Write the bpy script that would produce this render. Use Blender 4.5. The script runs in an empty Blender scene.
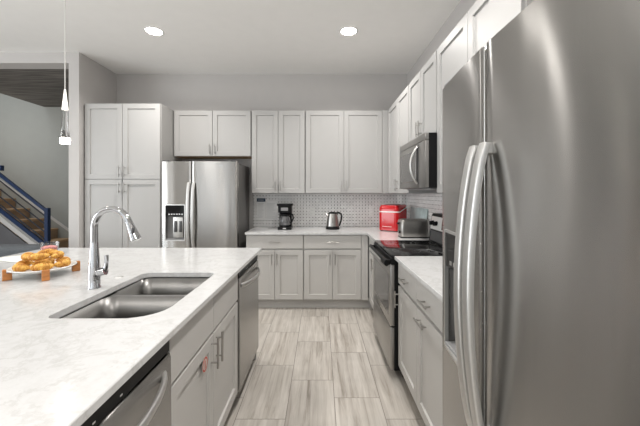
import bpy, bmesh, math, random
from mathutils import Vector, Matrix
random.seed(7)
PI = math.pi
scn = bpy.context.scene
COL = scn.collection

# ------------------------------------------------------------ camera, world, lights, exposure
H = 1.37
cd = bpy.data.cameras.new('camera'); cam = bpy.data.objects.new('camera', cd); COL.objects.link(cam)
cam.location = (0, 0, H); cam.rotation_euler = (PI/2, 0, 0)
cd.sensor_width = 36; cd.lens = 18.0
cd.shift_x = -0.0008; cd.shift_y = -(213-193.5)/640
cd.clip_start = 0.02
scn.camera = cam

scn.view_settings.view_transform = 'Standard'
scn.view_settings.look = 'None'
scn.view_settings.gamma = 1
scn.view_settings.use_curve_mapping = False
scn.view_settings.exposure = 0.17

w = bpy.data.worlds.new('world'); scn.world = w; w.use_nodes = True
w.node_tree.nodes['Background'].inputs[0].default_value = (0.86, 0.93, 1.0, 1)
w.node_tree.nodes['Background'].inputs[1].default_value = 0.4

def area(name, loc, rot, sx, sy, power, color=(1, 1, 1), shape='RECTANGLE', spread=PI):
    l = bpy.data.lights.new(name, 'AREA'); l.shape = shape; l.size = sx
    if shape in ('RECTANGLE', 'ELLIPSE'): l.size_y = sy
    l.energy = power; l.color = color; l.spread = spread
    o = bpy.data.objects.new(name, l); COL.objects.link(o); o.location = loc; o.rotation_euler = rot
    return o
CEIL = 3.01
# daylight through the three window openings of the rear and left walls
area('window_daylight', (-3.0, -3.45, 1.55), (PI/2, 0, 0), 3.4, 2.1, 28, (0.93, 0.97, 1.0))
area('window_daylight', (0.0, -3.45, 1.55), (PI/2, 0, 0), 1.5, 2.1, 8, (0.93, 0.97, 1.0))
area('window_daylight', (-5.95, 0.2, 1.55), (PI/2, 0, -PI/2), 3.4, 2.1, 135, (0.93, 0.97, 1.0))
area('stairwell_fill', (-6.2, 4.8, 4.9), (0, 0, 0), 2.2, 1.4, 38, (0.93, 0.97, 1.0))  # added area light to brighten the stairwell, no opening there
area('stairwell_fill', (-5.4, 4.35, 2.6), (0.9, 0, 0), 0.6, 0.6, 9, (1, 0.96, 0.9))  # second added stairwell fill, warm tinted
CANS = [(-1.68, 3.23), (0.285, 3.23), (0.285, 1.35), (-1.68, -0.6), (0.285, -0.6), (-3.9, 1.35), (-3.9, -0.9)]
CAN_W = 17.5

# ------------------------------------------------------------ materials
def mat(name, color, rough=0.5, metal=0.0, noise=0.0, nscale=8, bump=0.0, bscale=200, stretch=None,
        emit=None, estr=0, trans=0, ior=1.45, coat=0, spec=0.5, aniso=0, alpha=1, rvar=0):
    m = bpy.data.materials.new(name); m.use_nodes = True
    nt = m.node_tree; b = nt.nodes['Principled BSDF']
    b.inputs['Base Color'].default_value = (*color, 1)
    b.inputs['Roughness'].default_value = rough
    b.inputs['Metallic'].default_value = metal
    b.inputs['IOR'].default_value = ior
    b.inputs['Transmission Weight'].default_value = trans
    b.inputs['Coat Weight'].default_value = coat
    b.inputs['Specular IOR Level'].default_value = spec
    b.inputs['Anisotropic'].default_value = aniso
    b.inputs['Alpha'].default_value = alpha
    if emit: b.inputs['Emission Color'].default_value = (*emit, 1); b.inputs['Emission Strength'].default_value = estr
    tc = nt.nodes.new('ShaderNodeTexCoord'); mp = nt.nodes.new('ShaderNodeMapping')
    nt.links.new(tc.outputs['Object'], mp.inputs[0])
    if stretch: mp.inputs['Scale'].default_value = stretch
    n = nt.nodes.new('ShaderNodeTexNoise'); n.inputs['Scale'].default_value = nscale; n.inputs['Detail'].default_value = 4
    nt.links.new(mp.outputs[0], n.inputs[0])
    rp = nt.nodes.new('ShaderNodeValToRGB'); nt.links.new(n.outputs[0], rp.inputs[0])
    k = noise
    rp.color_ramp.elements[0].position = 0.3; rp.color_ramp.elements[1].position = 0.7
    rp.color_ramp.elements[0].color = (*[max(0, c*(1-k)) for c in color], 1)
    rp.color_ramp.elements[1].color = (*[min(1, c*(1+k)) for c in color], 1)
    nt.links.new(rp.outputs[0], b.inputs['Base Color'])
    if rvar:
        mr = nt.nodes.new('ShaderNodeMapRange'); mr.inputs['To Min'].default_value = rough-rvar; mr.inputs['To Max'].default_value = rough+rvar
        nt.links.new(n.outputs[0], mr.inputs[0]); nt.links.new(mr.outputs[0], b.inputs['Roughness'])
    if bump:
        n2 = nt.nodes.new('ShaderNodeTexNoise'); n2.inputs['Scale'].default_value = bscale
        nt.links.new(mp.outputs[0], n2.inputs[0])
        bp = nt.nodes.new('ShaderNodeBump'); bp.inputs['Strength'].default_value = bump; bp.inputs['Distance'].default_value = 0.002
        nt.links.new(n2.outputs[0], bp.inputs['Height']); nt.links.new(bp.outputs[0], b.inputs['Normal'])
    return m

M = {}
M['wall'] = mat('grey_wall_paint', (0.55, 0.53, 0.515), 0.75, noise=0.01, bump=0.08, bscale=300)
M['wall_white'] = mat('white_trim_paint', (0.62, 0.61, 0.60), 0.6, noise=0.01)
M['stairwall'] = mat('blue_grey_wall_paint', (0.34, 0.35, 0.335), 0.75, noise=0.015)
M['ceiling'] = mat('white_ceiling_paint', (0.90, 0.89, 0.87), 0.85, noise=0.01, bump=0.35, bscale=120)
M['cab'] = mat('cabinet_lacquer_toned_down', (0.42, 0.414, 0.403), 0.42, noise=0.006)  # same paint as base units, toned down where downlights brighten the fronts
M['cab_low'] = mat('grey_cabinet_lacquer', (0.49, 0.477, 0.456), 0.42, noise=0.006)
M['gap'] = mat('cabinet_carcass_grey', (0.40, 0.385, 0.365), 0.6, noise=0.01)
M['rawwood'] = mat('raw_birch_underside', (0.42, 0.26, 0.13), 0.6, noise=0.15, nscale=6, stretch=(1, 12, 1))
M['nickel'] = mat('brushed_nickel', (0.42, 0.405, 0.385), 0.34, 1.0, noise=0.03, nscale=40)
M['steel'] = mat('brushed_stainless', (0.43, 0.42, 0.405), 0.27, 1.0, noise=0.025, nscale=5, stretch=(40, 40, 0.6))
def brushed(m, an, rot=0.0):
    nt = m.node_tree; b = nt.nodes['Principled BSDF']; tg = nt.nodes.new('ShaderNodeTangent'); tg.direction_type = 'RADIAL'; tg.axis = 'Z'
    nt.links.new(tg.outputs[0], b.inputs['Tangent']); b.inputs['Anisotropic'].default_value = an; b.inputs['Anisotropic Rotation'].default_value = rot
def wavy(m):
    nt = m.node_tree; b = nt.nodes['Principled BSDF']; L = nt.links.new
    g = nt.nodes.new('ShaderNodeNewGeometry'); mp = nt.nodes.new('ShaderNodeMapping'); mp.inputs['Scale'].default_value = (3.2, 3.2, 0.30)
    L(g.outputs['Position'], mp.inputs[0])
    n = nt.nodes.new('ShaderNodeTexNoise'); n.inputs['Scale'].default_value = 1.6; n.inputs['Detail'].default_value = 1.0; L(mp.outputs[0], n.inputs[0])
    bp = nt.nodes.new('ShaderNodeBump'); bp.inputs['Strength'].default_value = 1.0; bp.inputs['Distance'].default_value = 0.009
    L(n.outputs[0], bp.inputs['Height'])
    old = [x for x in nt.nodes if x.type == 'BUMP' and x != bp]
    if old: L(bp.outputs[0], old[0].inputs['Normal'])
    else: L(bp.outputs[0], b.inputs['Normal'])
brushed(M['steel'], 0.96, 0.25); wavy(M['steel'])
M['steel_h'] = mat('brushed_stainless_horizontal', (0.38, 0.372, 0.36), 0.30, 1.0, noise=0.03, nscale=5, stretch=(0.8, 0.8, 40))
M['satin'] = mat('satin_steel_handle', (0.62, 0.615, 0.60), 0.42, 1.0, noise=0.01, nscale=20)
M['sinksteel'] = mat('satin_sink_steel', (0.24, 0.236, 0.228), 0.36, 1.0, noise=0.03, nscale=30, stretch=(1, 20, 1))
M['chrome'] = mat('polished_chrome', (0.52, 0.52, 0.53), 0.08, 1.0, noise=0.0)
M['casegrey'] = mat('fridge_side_grey', (0.15, 0.145, 0.14), 0.45, 0.3, noise=0.03, nscale=80)
M['panel'] = mat('pale_steel_panel', (0.72, 0.72, 0.70), 0.45, 0.3, noise=0.01)
M['black'] = mat('black_plastic', (0.006, 0.006, 0.0065), 0.42, noise=0.1, nscale=40, spec=0.25)
M['blackgloss'] = mat('black_glass', (0.006, 0.006, 0.0065), 0.07, noise=0.1, spec=0.35)
M['dark'] = mat('dark_grey_plastic', (0.07, 0.07, 0.072), 0.4, noise=0.05, nscale=40)
M['midgrey'] = mat('mid_grey_plastic', (0.24, 0.24, 0.24), 0.4, noise=0.03)
M['ovenglass'] = mat('smoked_oven_glass', (0.13, 0.127, 0.125), 0.12, 0.35, noise=0.02)
M['mwglass'] = mat('microwave_window_mesh', (0.14, 0.137, 0.133), 0.2, 0.4, noise=0.03, nscale=60)
M['red'] = mat('red_glossy_plastic', (0.50, 0.004, 0.008), 0.22, noise=0.03, coat=0.4)
M['darkred'] = mat('dark_red_clear_lid', (0.12, 0.012, 0.016), 0.1, noise=0.1)
M['white'] = mat('white_plastic', (0.82, 0.82, 0.80), 0.4, noise=0.01)
M['ceramic'] = mat('white_glazed_ceramic', (0.86, 0.86, 0.84), 0.18, noise=0.01)
M['paper'] = mat('printed_paper', (0.86, 0.86, 0.85), 0.35, noise=0.02)
M['navy'] = mat('navy_print', (0.02, 0.045, 0.09), 0.4, noise=0.05)
M['ink'] = mat('grey_print', (0.42, 0.43, 0.44), 0.5, noise=0.05)
M['rail'] = mat('navy_painted_steel', (0.005, 0.024, 0.085), 0.45, noise=0.05)
M['darkbar'] = mat('dark_steel_bars', (0.018, 0.02, 0.03), 0.4, noise=0.05)
M['tread'] = mat('oak_stair_tread', (0.50, 0.33, 0.19), 0.5, noise=0.2, nscale=5, stretch=(1, 1, 8))
M['riser'] = mat('oak_stair_riser', (0.38, 0.27, 0.18), 0.6, noise=0.15, nscale=5, stretch=(8, 1, 1))
M['sofa'] = mat('dark_grey_upholstery', (0.085, 0.092, 0.10), 0.9, noise=0.12, nscale=90, bump=0.4, bscale=400)
M['stairpanel'] = mat('dark_grey_stair_panel', (0.13, 0.13, 0.14), 0.7, noise=0.03)
M['acacia'] = mat('orange_acacia_wood', (0.50, 0.20, 0.06), 0.45, noise=0.25, nscale=12, stretch=(1, 1, 6))
M['linen'] = mat('white_linen', (0.76, 0.75, 0.70), 0.9, noise=0.05, nscale=120, bump=0.3, bscale=600)
M['pink'] = mat('pink_sweets', (0.85, 0.30, 0.28), 0.4, noise=0.3, nscale=60)
M['glass'] = mat('clear_glass', (0.95, 0.95, 0.95), 0.02, trans=1.0, ior=1.45)
M['pale_gloss'] = mat('pale_blue_gloss', (0.50, 0.62, 0.62), 0.22, noise=0.18, nscale=9, coat=0.4)
M['lampglow'] = mat('lit_lamp_diffuser', (1, 1, 1), 0.5, emit=(1.0, 0.93, 0.82), estr=22)
M['canglow'] = mat('lit_downlight_lens', (1, 1, 1), 0.5, emit=(1.0, 0.96, 0.90), estr=30)
M['lampcone'] = mat('lit_frosted_cone', (0.95, 0.93, 0.9), 0.4, emit=(1.0, 0.95, 0.86), estr=0.9)
M['cord'] = mat('white_cord', (0.80, 0.79, 0.76), 0.5)
M['redprint'] = mat('red_print', (0.50, 0.05, 0.03), 0.5)
M['beigeprint'] = mat('beige_sticker', (0.55, 0.47, 0.42), 0.5)
M['coffeeglass'] = mat('smoked_carafe_glass', (0.12, 0.12, 0.125), 0.06, 0.2, noise=0.5, nscale=22, coat=1)

def croissant_mat():
    m = mat('golden_pastry', (0.70, 0.36, 0.06), 0.5, noise=0.35, nscale=42, bump=0.5, bscale=90)
    rp = [n for n in m.node_tree.nodes if n.type == 'VALTORGB'][0]
    rp.color_ramp.elements[0].color = (0.42, 0.14, 0.012, 1); rp.color_ramp.elements[1].color = (0.92, 0.56, 0.13, 1)
    return m
M['pastry'] = croissant_mat()

def quartz():
    m = bpy.data.materials.new('white_veined_quartz'); m.use_nodes = True
    nt = m.node_tree; b = nt.nodes['Principled BSDF']; L = nt.links.new
    tc = nt.nodes.new('ShaderNodeNewGeometry')
    n1 = nt.nodes.new('ShaderNodeTexNoise'); n1.inputs['Scale'].default_value = 5.0; n1.inputs['Detail'].default_value = 9; n1.inputs['Roughness'].default_value = 0.72; n1.inputs['Distortion'].default_value = 0.4
    L(tc.outputs['Position'], n1.inputs[0])
    r1 = nt.nodes.new('ShaderNodeValToRGB'); e = r1.color_ramp.elements
    e[0].position = 0.465; e[0].color = (1, 1, 1, 1); e[1].position = 0.535; e[1].color = (1, 1, 1, 1)
    x = r1.color_ramp.elements.new(0.50); x.color = (0.89, 0.885, 0.875, 1)
    L(n1.outputs[0], r1.inputs[0])
    n2 = nt.nodes.new('ShaderNodeTexNoise'); n2.inputs['Scale'].default_value = 28; n2.inputs['Detail'].default_value = 6; n2.inputs['Roughness'].default_value = 0.75
    L(tc.outputs['Position'], n2.inputs[0])
    r2 = nt.nodes.new('ShaderNodeValToRGB'); e = r2.color_ramp.elements
    e[0].position = 0.30; e[0].color = (0.57, 0.567, 0.56, 1); e[1].position = 0.55; e[1].color = (0.625, 0.625, 0.622, 1)
    L(n2.outputs[0], r2.inputs[0])
    mx = nt.nodes.new('ShaderNodeMix'); mx.data_type = 'RGBA'; mx.blend_type = 'MULTIPLY'; mx.inputs[0].default_value = 1
    L(r2.outputs[0], mx.inputs[6]); L(r1.outputs[0], mx.inputs[7]); L(mx.outputs[2], b.inputs['Base Color'])
    b.inputs['Roughness'].default_value = 0.16
    return m
M['quartz'] = quartz()

def math_node(nt, op, a, b=None):
    n = nt.nodes.new('ShaderNodeMath'); n.operation = op
    for i, v in enumerate((a, b)):
        if v is None: continue
        if isinstance(v, (int, float)): n.inputs[i].default_value = v
        else: nt.links.new(v, n.inputs[i])
    return n.outputs[0]

def floor_mat():
    m = bpy.data.materials.new('wood_look_porcelain_tile'); m.use_nodes = True
    nt = m.node_tree; b = nt.nodes['Principled BSDF']; L = nt.links.new
    g = nt.nodes.new('ShaderNodeNewGeometry'); s = nt.nodes.new('ShaderNodeSeparateXYZ'); L(g.outputs['Position'], s.inputs[0])
    u = math_node(nt, 'DIVIDE', math_node(nt, 'ADD', s.outputs[0], 0.517), 0.3045)
    k = math_node(nt, 'FLOOR', u)
    fu = math_node(nt, 'FRACT', u)
    v = math_node(nt, 'DIVIDE', math_node(nt, 'ADD', math_node(nt, 'ADD', s.outputs[1], -2.553), math_node(nt, 'MULTIPLY', k, 0.2033)), 0.61)
    fv = math_node(nt, 'FRACT', v); j = math_node(nt, 'FLOOR', v)
    du = math_node(nt, 'MULTIPLY', math_node(nt, 'MINIMUM', fu, math_node(nt, 'SUBTRACT', 1, fu)), 0.3045)
    dv = math_node(nt, 'MULTIPLY', math_node(nt, 'MINIMUM', fv, math_node(nt, 'SUBTRACT', 1, fv)), 0.61)
    grout = math_node(nt, 'LESS_THAN', math_node(nt, 'MINIMUM', du, dv), 0.0022)
    cb = nt.nodes.new('ShaderNodeCombineXYZ'); L(k, cb.inputs[0]); L(j, cb.inputs[1])
    wn = nt.nodes.new('ShaderNodeTexWhiteNoise'); L(cb.outputs[0], wn.inputs[0])
    # streaks along the tile, offset per tile
    cc = nt.nodes.new('ShaderNodeCombineXYZ')
    L(math_node(nt, 'MULTIPLY', s.outputs[0], 26.0), cc.inputs[0]); L(math_node(nt, 'MULTIPLY', s.outputs[1], 1.5), cc.inputs[1])
    L(math_node(nt, 'MULTIPLY', wn.outputs[0], 37.0), cc.inputs[2])
    n = nt.nodes.new('ShaderNodeTexNoise'); n.inputs['Scale'].default_value = 1.0; n.inputs['Detail'].default_value = 5; n.inputs['Roughness'].default_value = 0.65; n.inputs['Distortion'].default_value = 0.5
    L(cc.outputs[0], n.inputs[0])
    r = nt.nodes.new('ShaderNodeValToRGB'); e = r.color_ramp.elements
    e[0].position = 0.30; e[0].color = (0.29, 0.255, 0.215, 1); e[1].position = 0.66; e[1].color = (0.60, 0.565, 0.515, 1)
    x = e.new(0.46); x.color = (0.47, 0.435, 0.39, 1)
    L(n.outputs[0], r.inputs[0])
    # big soft cloud
    n3 = nt.nodes.new('ShaderNodeTexNoise'); n3.inputs['Scale'].default_value = 4.0; L(g.outputs['Position'], n3.inputs[0])
    tone = math_node(nt, 'ADD', math_node(nt, 'MULTIPLY', wn.outputs[0], 0.12), math_node(nt, 'ADD', math_node(nt, 'MULTIPLY', n3.outputs[0], 0.28), 0.72))
    mx = nt.nodes.new('ShaderNodeMix'); mx.data_type = 'RGBA'; mx.blend_type = 'MULTIPLY'; mx.inputs[0].default_value = 1
    cm = nt.nodes.new('ShaderNodeCombineXYZ'); [L(tone, cm.inputs[i]) for i in range(3)]
    L(r.outputs[0], mx.inputs[6]); L(cm.outputs[0], mx.inputs[7])
    m2 = nt.nodes.new('ShaderNodeMix'); m2.data_type = 'RGBA'; L(grout, m2.inputs[0]); L(mx.outputs[2], m2.inputs[6])
    m2.inputs[7].default_value = (0.20, 0.18, 0.16, 1)
    L(m2.outputs[2], b.inputs['Base Color']); b.inputs['Roughness'].default_value = 0.38
    return m
M['floor'] = floor_mat()

def mosaic(axis):
    """white marble octagons with small grey dots on a 42 mm grid"""
    m = bpy.data.materials.new('octagon_dot_mosaic'); m.use_nodes = True
    nt = m.node_tree; b = nt.nodes['Principled BSDF']; L = nt.links.new
    g = nt.nodes.new('ShaderNodeNewGeometry'); s = nt.nodes.new('ShaderNodeSeparateXYZ'); L(g.outputs['Position'], s.inputs[0])
    P = 0.0425
    u = math_node(nt, 'DIVIDE', s.outputs[axis], P); v = math_node(nt, 'DIVIDE', s.outputs[2], P)
    fu = math_node(nt, 'ABSOLUTE', math_node(nt, 'SUBTRACT', math_node(nt, 'FRACT', u), 0.5))
    fv = math_node(nt, 'ABSOLUTE', math_node(nt, 'SUBTRACT', math_node(nt, 'FRACT', v), 0.5))
    dot = math_node(nt, 'LESS_THAN', math_node(nt, 'ADD', fu, fv), 0.21)
    gr = math_node(nt, 'GREATER_THAN', math_node(nt, 'MAXIMUM', fu, fv), 0.475)
    cb = nt.nodes.new('ShaderNodeCombineXYZ'); L(math_node(nt, 'FLOOR', math_node(nt, 'ADD', u, 0.5)), cb.inputs[0]); L(math_node(nt, 'FLOOR', math_node(nt, 'ADD', v, 0.5)), cb.inputs[1])
    wn = nt.nodes.new('ShaderNodeTexWhiteNoise'); L(cb.outputs[0], wn.inputs[0])
    r = nt.nodes.new('ShaderNodeValToRGB'); r.color_ramp.elements[0].color = (0.82, 0.81, 0.80, 1); r.color_ramp.elements[1].color = (0.93, 0.925, 0.91, 1)
    L(wn.outputs[0], r.inputs[0])
    r2 = nt.nodes.new('ShaderNodeValToRGB'); r2.color_ramp.elements[0].color = (0.05, 0.045, 0.04, 1); r2.color_ramp.elements[1].color = (0.20, 0.185, 0.17, 1)
    L(wn.outputs[0], r2.inputs[0])
    m1 = nt.nodes.new('ShaderNodeMix'); m1.data_type = 'RGBA'; L(gr, m1.inputs[0]); L(r.outputs[0], m1.inputs[6]); m1.inputs[7].default_value = (0.62, 0.61, 0.59, 1)
    m2 = nt.nodes.new('ShaderNodeMix'); m2.data_type = 'RGBA'; L(dot, m2.inputs[0]); L(m1.outputs[2], m2.inputs[6]); L(r2.outputs[0], m2.inputs[7])
    L(m2.outputs[2], b.inputs['Base Color']); b.inputs['Roughness'].default_value = 0.22
    return m
M['mosaic_x'] = mosaic(0); M['mosaic_y'] = mosaic(1)

def darkwood():
    m = mat('charcoal_wood_ceiling', (0.09, 0.08, 0.07), 0.6, noise=0.6, nscale=2.5, stretch=(1, 18, 1))
    rp = [n for n in m.node_tree.nodes if n.type == 'VALTORGB'][0]
    rp.color_ramp.elements[0].color = (0.04, 0.035, 0.032, 1); rp.color_ramp.elements[1].color = (0.24, 0.22, 0.20, 1)
    return m
M['darkwood'] = darkwood()

# ------------------------------------------------------------ mesh helper
def rot_to(d):
    return Vector((0, 0, 1)).rotation_difference(Vector(d).normalized()).to_matrix().to_4x4()

class MB:
    def __init__(s): s.b = bmesh.new()
    def box(s, x0, x1, y0, y1, z0, z1, bev=0.0, seg=2, mtx=None):
        t = bmesh.new()
        bmesh.ops.create_cube(t, size=1)
        bmesh.ops.scale(t, vec=(x1-x0, y1-y0, z1-z0), verts=t.verts)
        bmesh.ops.translate(t, vec=((x0+x1)/2, (y0+y1)/2, (z0+z1)/2), verts=t.verts)
        if bev > 0: bmesh.ops.bevel(t, geom=t.edges[:], offset=bev, segments=seg, profile=0.5, affect='EDGES')
        s.add(t, mtx); return s
    def add(s, t, mtx=None):
        if mtx is not None: bmesh.ops.transform(t, matrix=mtx, verts=t.verts)
        me = bpy.data.meshes.new('tmp'); t.to_mesh(me); t.free(); s.b.from_mesh(me); bpy.data.meshes.remove(me)
    def cyl(s, p0, p1, r, r2=None, seg=20):
        p0, p1 = Vector(p0), Vector(p1); d = p1-p0
        t = bmesh.new(); bmesh.ops.create_cone(t, cap_ends=True, segments=seg, radius1=r, radius2=r if r2 is None else r2, depth=d.length)
        s.add(t, Matrix.Translation((p0+p1)/2) @ rot_to(d)); return s
    def ball(s, c, r, sx=1, sy=1, sz=1, mtx=None, u=20, v=12):
        t = bmesh.new(); bmesh.ops.create_uvsphere(t, u_segments=u, v_segments=v, radius=r)
        bmesh.ops.scale(t, vec=(sx, sy, sz), verts=t.verts)
        if mtx is not None: bmesh.ops.transform(t, matrix=mtx, verts=t.verts)
        s.add(t, Matrix.Translation(c)); return s
    def tube(s, pts, r, seg=12, flat=None, up=(0, 0, 1), sq=1.0):
        """swept tube; r number or list; flat=(a,b) scales the section along side/up"""
        pts = [Vector(p) for p in pts]; n = len(pts)
        rs = r if isinstance(r, (list, tuple)) else [r]*n
        T = []
        for i in range(n):
            d = (pts[min(i+1, n-1)]-pts[max(i-1, 0)]).normalized(); T.append(d)
        a = Vector(up) - T[0]*Vector(up).dot(T[0])
        if a.length < 1e-4: a = Vector((1, 0, 0)) - T[0]*T[0].x
        a.normalize(); rings = []
        fa, fb = flat or (1, 1)
        for i in range(n):
            if i: a = (a - T[i]*a.dot(T[i])).normalized()
            c = T[i].cross(a)
            g = lambda v: math.copysign(abs(v)**sq, v)
            rings.append([s.b.verts.new(pts[i] + rs[i]*(fb*g(math.cos(2*PI*k/seg))*a + fa*g(math.sin(2*PI*k/seg))*c)) for k in range(seg)])
        for i in range(n-1):
            for k in range(seg):
                s.b.faces.new((rings[i][k], rings[i][(k+1) % seg], rings[i+1][(k+1) % seg], rings[i+1][k]))
        s.b.faces.new(rings[0][::-1]); s.b.faces.new(rings[-1]); return s
    def lathe(s, prof, c=(0, 0, 0), seg=32, close=False, sx=1, sy=1, mtx=None):
        c = Vector(c); rings = []
        start = len(s.b.verts)
        for (r, z) in prof:
            if r < 1e-6:
                rings.append([s.b.verts.new(c+Vector((0, 0, z)))])
            else:
                rings.append([s.b.verts.new(c+Vector((r*sx*math.cos(2*PI*k/seg), r*sy*math.sin(2*PI*k/seg), z))) for k in range(seg)])
        for i in range(len(rings)-1):
            A, B = rings[i], rings[i+1]
            for k in range(seg):
                k2 = (k+1) % seg
                if len(A) == 1 and len(B) == 1: continue
                if len(A) == 1: s.b.faces.new((A[0], B[k], B[k2]))
                elif len(B) == 1: s.b.faces.new((A[k], A[k2], B[0]))
                else: s.b.faces.new((A[k], A[k2], B[k2], B[k]))
        if mtx is not None:
            s.b.verts.ensure_lookup_table()
            bmesh.ops.transform(s.b, matrix=mtx, verts=s.b.verts[start:])
        return s
    def prism(s, poly, z0, z1, axis='z'):
        """extrude polygon; axis = extrusion axis; poly in the other two coords (x,y),(y,z) or (x,z)"""
        def P(a, b, c):
            return {'z': (a, b, c), 'x': (c, a, b), 'y': (a, c, b)}[axis]
        A = [s.b.verts.new(P(a, b, z0)) for a, b in poly]; B = [s.b.verts.new(P(a, b, z1)) for a, b in poly]
        n = len(poly)
        s.b.faces.new(A[::-1]); s.b.faces.new(B)
        for i in range(n): s.b.faces.new((A[i], A[(i+1) % n], B[(i+1) % n], B[i]))
        return s
    def loft(s, rings, cap0=False, cap1=True):
        R = [[s.b.verts.new(p) for p in ring] for ring in rings]
        n = len(R[0])
        for i in range(len(R)-1):
            for k in range(n): s.b.faces.new((R[i][k], R[i][(k+1) % n], R[i+1][(k+1) % n], R[i+1][k]))
        if cap0: s.b.faces.new(R[0][::-1])
        if cap1: s.b.faces.new(R[-1])
        return s
    def build(s, name, m, parent=None, smooth=True, loc=None, rz=0):
        bmesh.ops.recalc_face_normals(s.b, faces=s.b.faces[:])
        me = bpy.data.meshes.new(name); s.b.to_mesh(me); s.b.free()
        me.materials.append(m)
        if smooth:
            me.polygons.foreach_set('use_smooth', [True]*len(me.polygons))
            me.set_sharp_from_angle(angle=math.radians(35))
        o = bpy.data.objects.new(name, me); COL.objects.link(o)
        if parent: o.parent = parent
        if loc: o.location = loc
        if rz: o.rotation_euler[2] = rz
        return o

def empty(name, label, cat, loc=(0, 0, 0), rz=0, group=None):
    o = bpy.data.objects.new(name, None); COL.objects.link(o); o.empty_display_size = 0.1
    o.location = loc; o.rotation_euler = (0, 0, rz); o['label'] = label; o['category'] = cat
    if group: o['group'] = group
    return o
def tag(o, label, cat, group=None, kind=None):
    o['label'] = label; o['category'] = cat
    if group: o['group'] = group
    if kind: o['kind'] = kind
    return o
def struct(name, mb, m, label=None, parent=None):
    o = mb.build(name, m, parent, smooth=False)
    if not parent:
        o['kind'] = 'structure'; o['category'] = name.split('_')[0]
        if label: o['label'] = label
    return o
def copy_tree(o, parent=None, label=None):
    c = o.copy(); COL.objects.link(c)
    if parent: c.parent = parent
    if label: c['label'] = label
    for ch in list(o.children): copy_tree(ch, c)
    return c
def cut(o, cutter_mb):
    c = cutter_mb.build('cutter', M['wall'], smooth=False); c.parent = o.parent
    md = o.modifiers.new('b', 'BOOLEAN'); md.operation = 'DIFFERENCE'; md.object = c; md.solver = 'EXACT'
    bpy.context.view_layer.update()
    dg = bpy.context.evaluated_depsgraph_get()
    me = bpy.data.meshes.new_from_object(o.evaluated_get(dg)); o.modifiers.clear()
    old = o.data; o.data = me; bpy.data.meshes.remove(old)
    cm = c.data; bpy.data.objects.remove(c); bpy.data.meshes.remove(cm)
    me.set_sharp_from_angle(angle=math.radians(35))

def rrect(x0, x1, y0, y1, r, n=8):
    """rounded rectangle outline; r = one radius or four (x0y0, x1y0, x1y1, x0y1)"""
    if not isinstance(r, (list, tuple)): r = [r]*4
    cs = [(x0, y0, 1, 1, PI), (x1, y0, -1, 1, 1.5*PI), (x1, y1, -1, -1, 0), (x0, y1, 1, -1, 0.5*PI)]
    out = []
    for (x, y, sx, sy, a0), q in zip(cs, r):
        for k in range(n+1):
            a = a0 + k/n*PI/2; out.append((x+sx*q+q*math.cos(a), y+sy*q+q*math.sin(a)))
    return out

# ------------------------------------------------------------ structure
WX = 1.19; WY = 4.395; LX = -2.80
struct('floor', MB().box(-8.2, 1.35, -3.7, 6.0, -0.1, 0), M['floor'], 'pale taupe plank tile floor')
struct('ceiling', MB().box(-6.2, 1.35, -3.7, 3.71, CEIL, CEIL+0.1).box(LX-0.12, 1.35, 3.71, 4.55, CEIL, CEIL+0.1), M['ceiling'], 'white ceiling of the kitchen')
struct('wall_back', MB().box(LX-0.12, WX+0.1, WY, WY+0.12, 0, CEIL), M['wall'], 'grey wall behind the back cabinets')
struct('wall_right', MB().box(WX, WX+0.12, -3.6, WY, 0, CEIL), M['wall'], 'grey wall behind the range')
struct('wall_left', MB().box(LX-0.12, LX, 3.71, WY, 0, CEIL), M['wall'], 'grey wall stub beside the tall pantry')
struct('wall_header', MB().box(-6.2, LX-0.12, 3.71, 3.89, 2.883, CEIL).box(-6.2, -5.9, 3.71, 3.89, 0, 2.883), M['wall'], 'grey header over the stairwell opening')
struct('wall_stairwell', MB().box(-8.2, LX-0.12, 5.68, 5.8, 0, 5.2).box(-8.2, -8.1, 3.9, 5.68, 0, 5.2).box(-8.2, -4.9, 3.78, 3.89, 3.1, 5.2)
       .box(-4.92, -4.86, 3.89, 5.68, 2.99, 5.2).box(-3.0, -2.92, 4.5, 5.68, 0, 2.95).box(-8.2, -6.2, 3.71, 3.89, 0, 3.1).box(-8.2, -4.86, 3.78, 5.8, 5.2, 5.3), M['stairwall'], 'blue grey wall of the stairwell')
struct('ceiling_wood', MB().box(-4.9, LX-0.12, 3.89, 5.68, 2.905, 2.985), M['darkwood'], 'charcoal wood planked ceiling over the stairs')
struct('wall_outer', MB().box(-6.2, -6.05, -3.6, -1.7, 0, CEIL).box(-6.2, -6.05, 2.1, 3.71, 0, CEIL).box(-6.2, -6.05, -1.7, 2.1, 0, 0.45).box(-6.2, -6.05, -1.7, 2.1, 2.65, CEIL), M['wall'])
struct('wall_rear', MB().box(-6.2, -4.8, -3.7, -3.55, 0, CEIL).box(-1.2, -0.8, -3.7, -3.55, 0, CEIL).box(0.8, 1.3, -3.7, -3.55, 0, CEIL)
       .box(-4.8, -1.2, -3.7, -3.55, 0, 0.45).box(-0.8, 0.8, -3.7, -3.55, 0, 0.45).box(-4.8, -1.2, -3.7, -3.55, 2.65, CEIL).box(-0.8, 0.8, -3.7, -3.55, 2.65, CEIL), M['wall'])
for i, (x0, x1) in enumerate(((-4.8, -1.2), (-0.8, 0.8))):
    f = MB()
    for xx in [x0+0.03+(x1-x0-0.06)*k/3 for k in range(4)]: f.box(xx-0.03, xx+0.03, -3.66, -3.58, 0.45, 2.65)
    f.box(x0, x1, -3.66, -3.58, 0.45, 0.51).box(x0, x1, -3.66, -3.58, 2.59, 2.65)
    struct('window_%d' % (i+1), f, M['white'])
f = MB()
for yy in (-1.67, -0.4, 0.8, 2.07): f.box(-6.16, -6.08, yy-0.03, yy+0.03, 0.45, 2.65)
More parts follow.
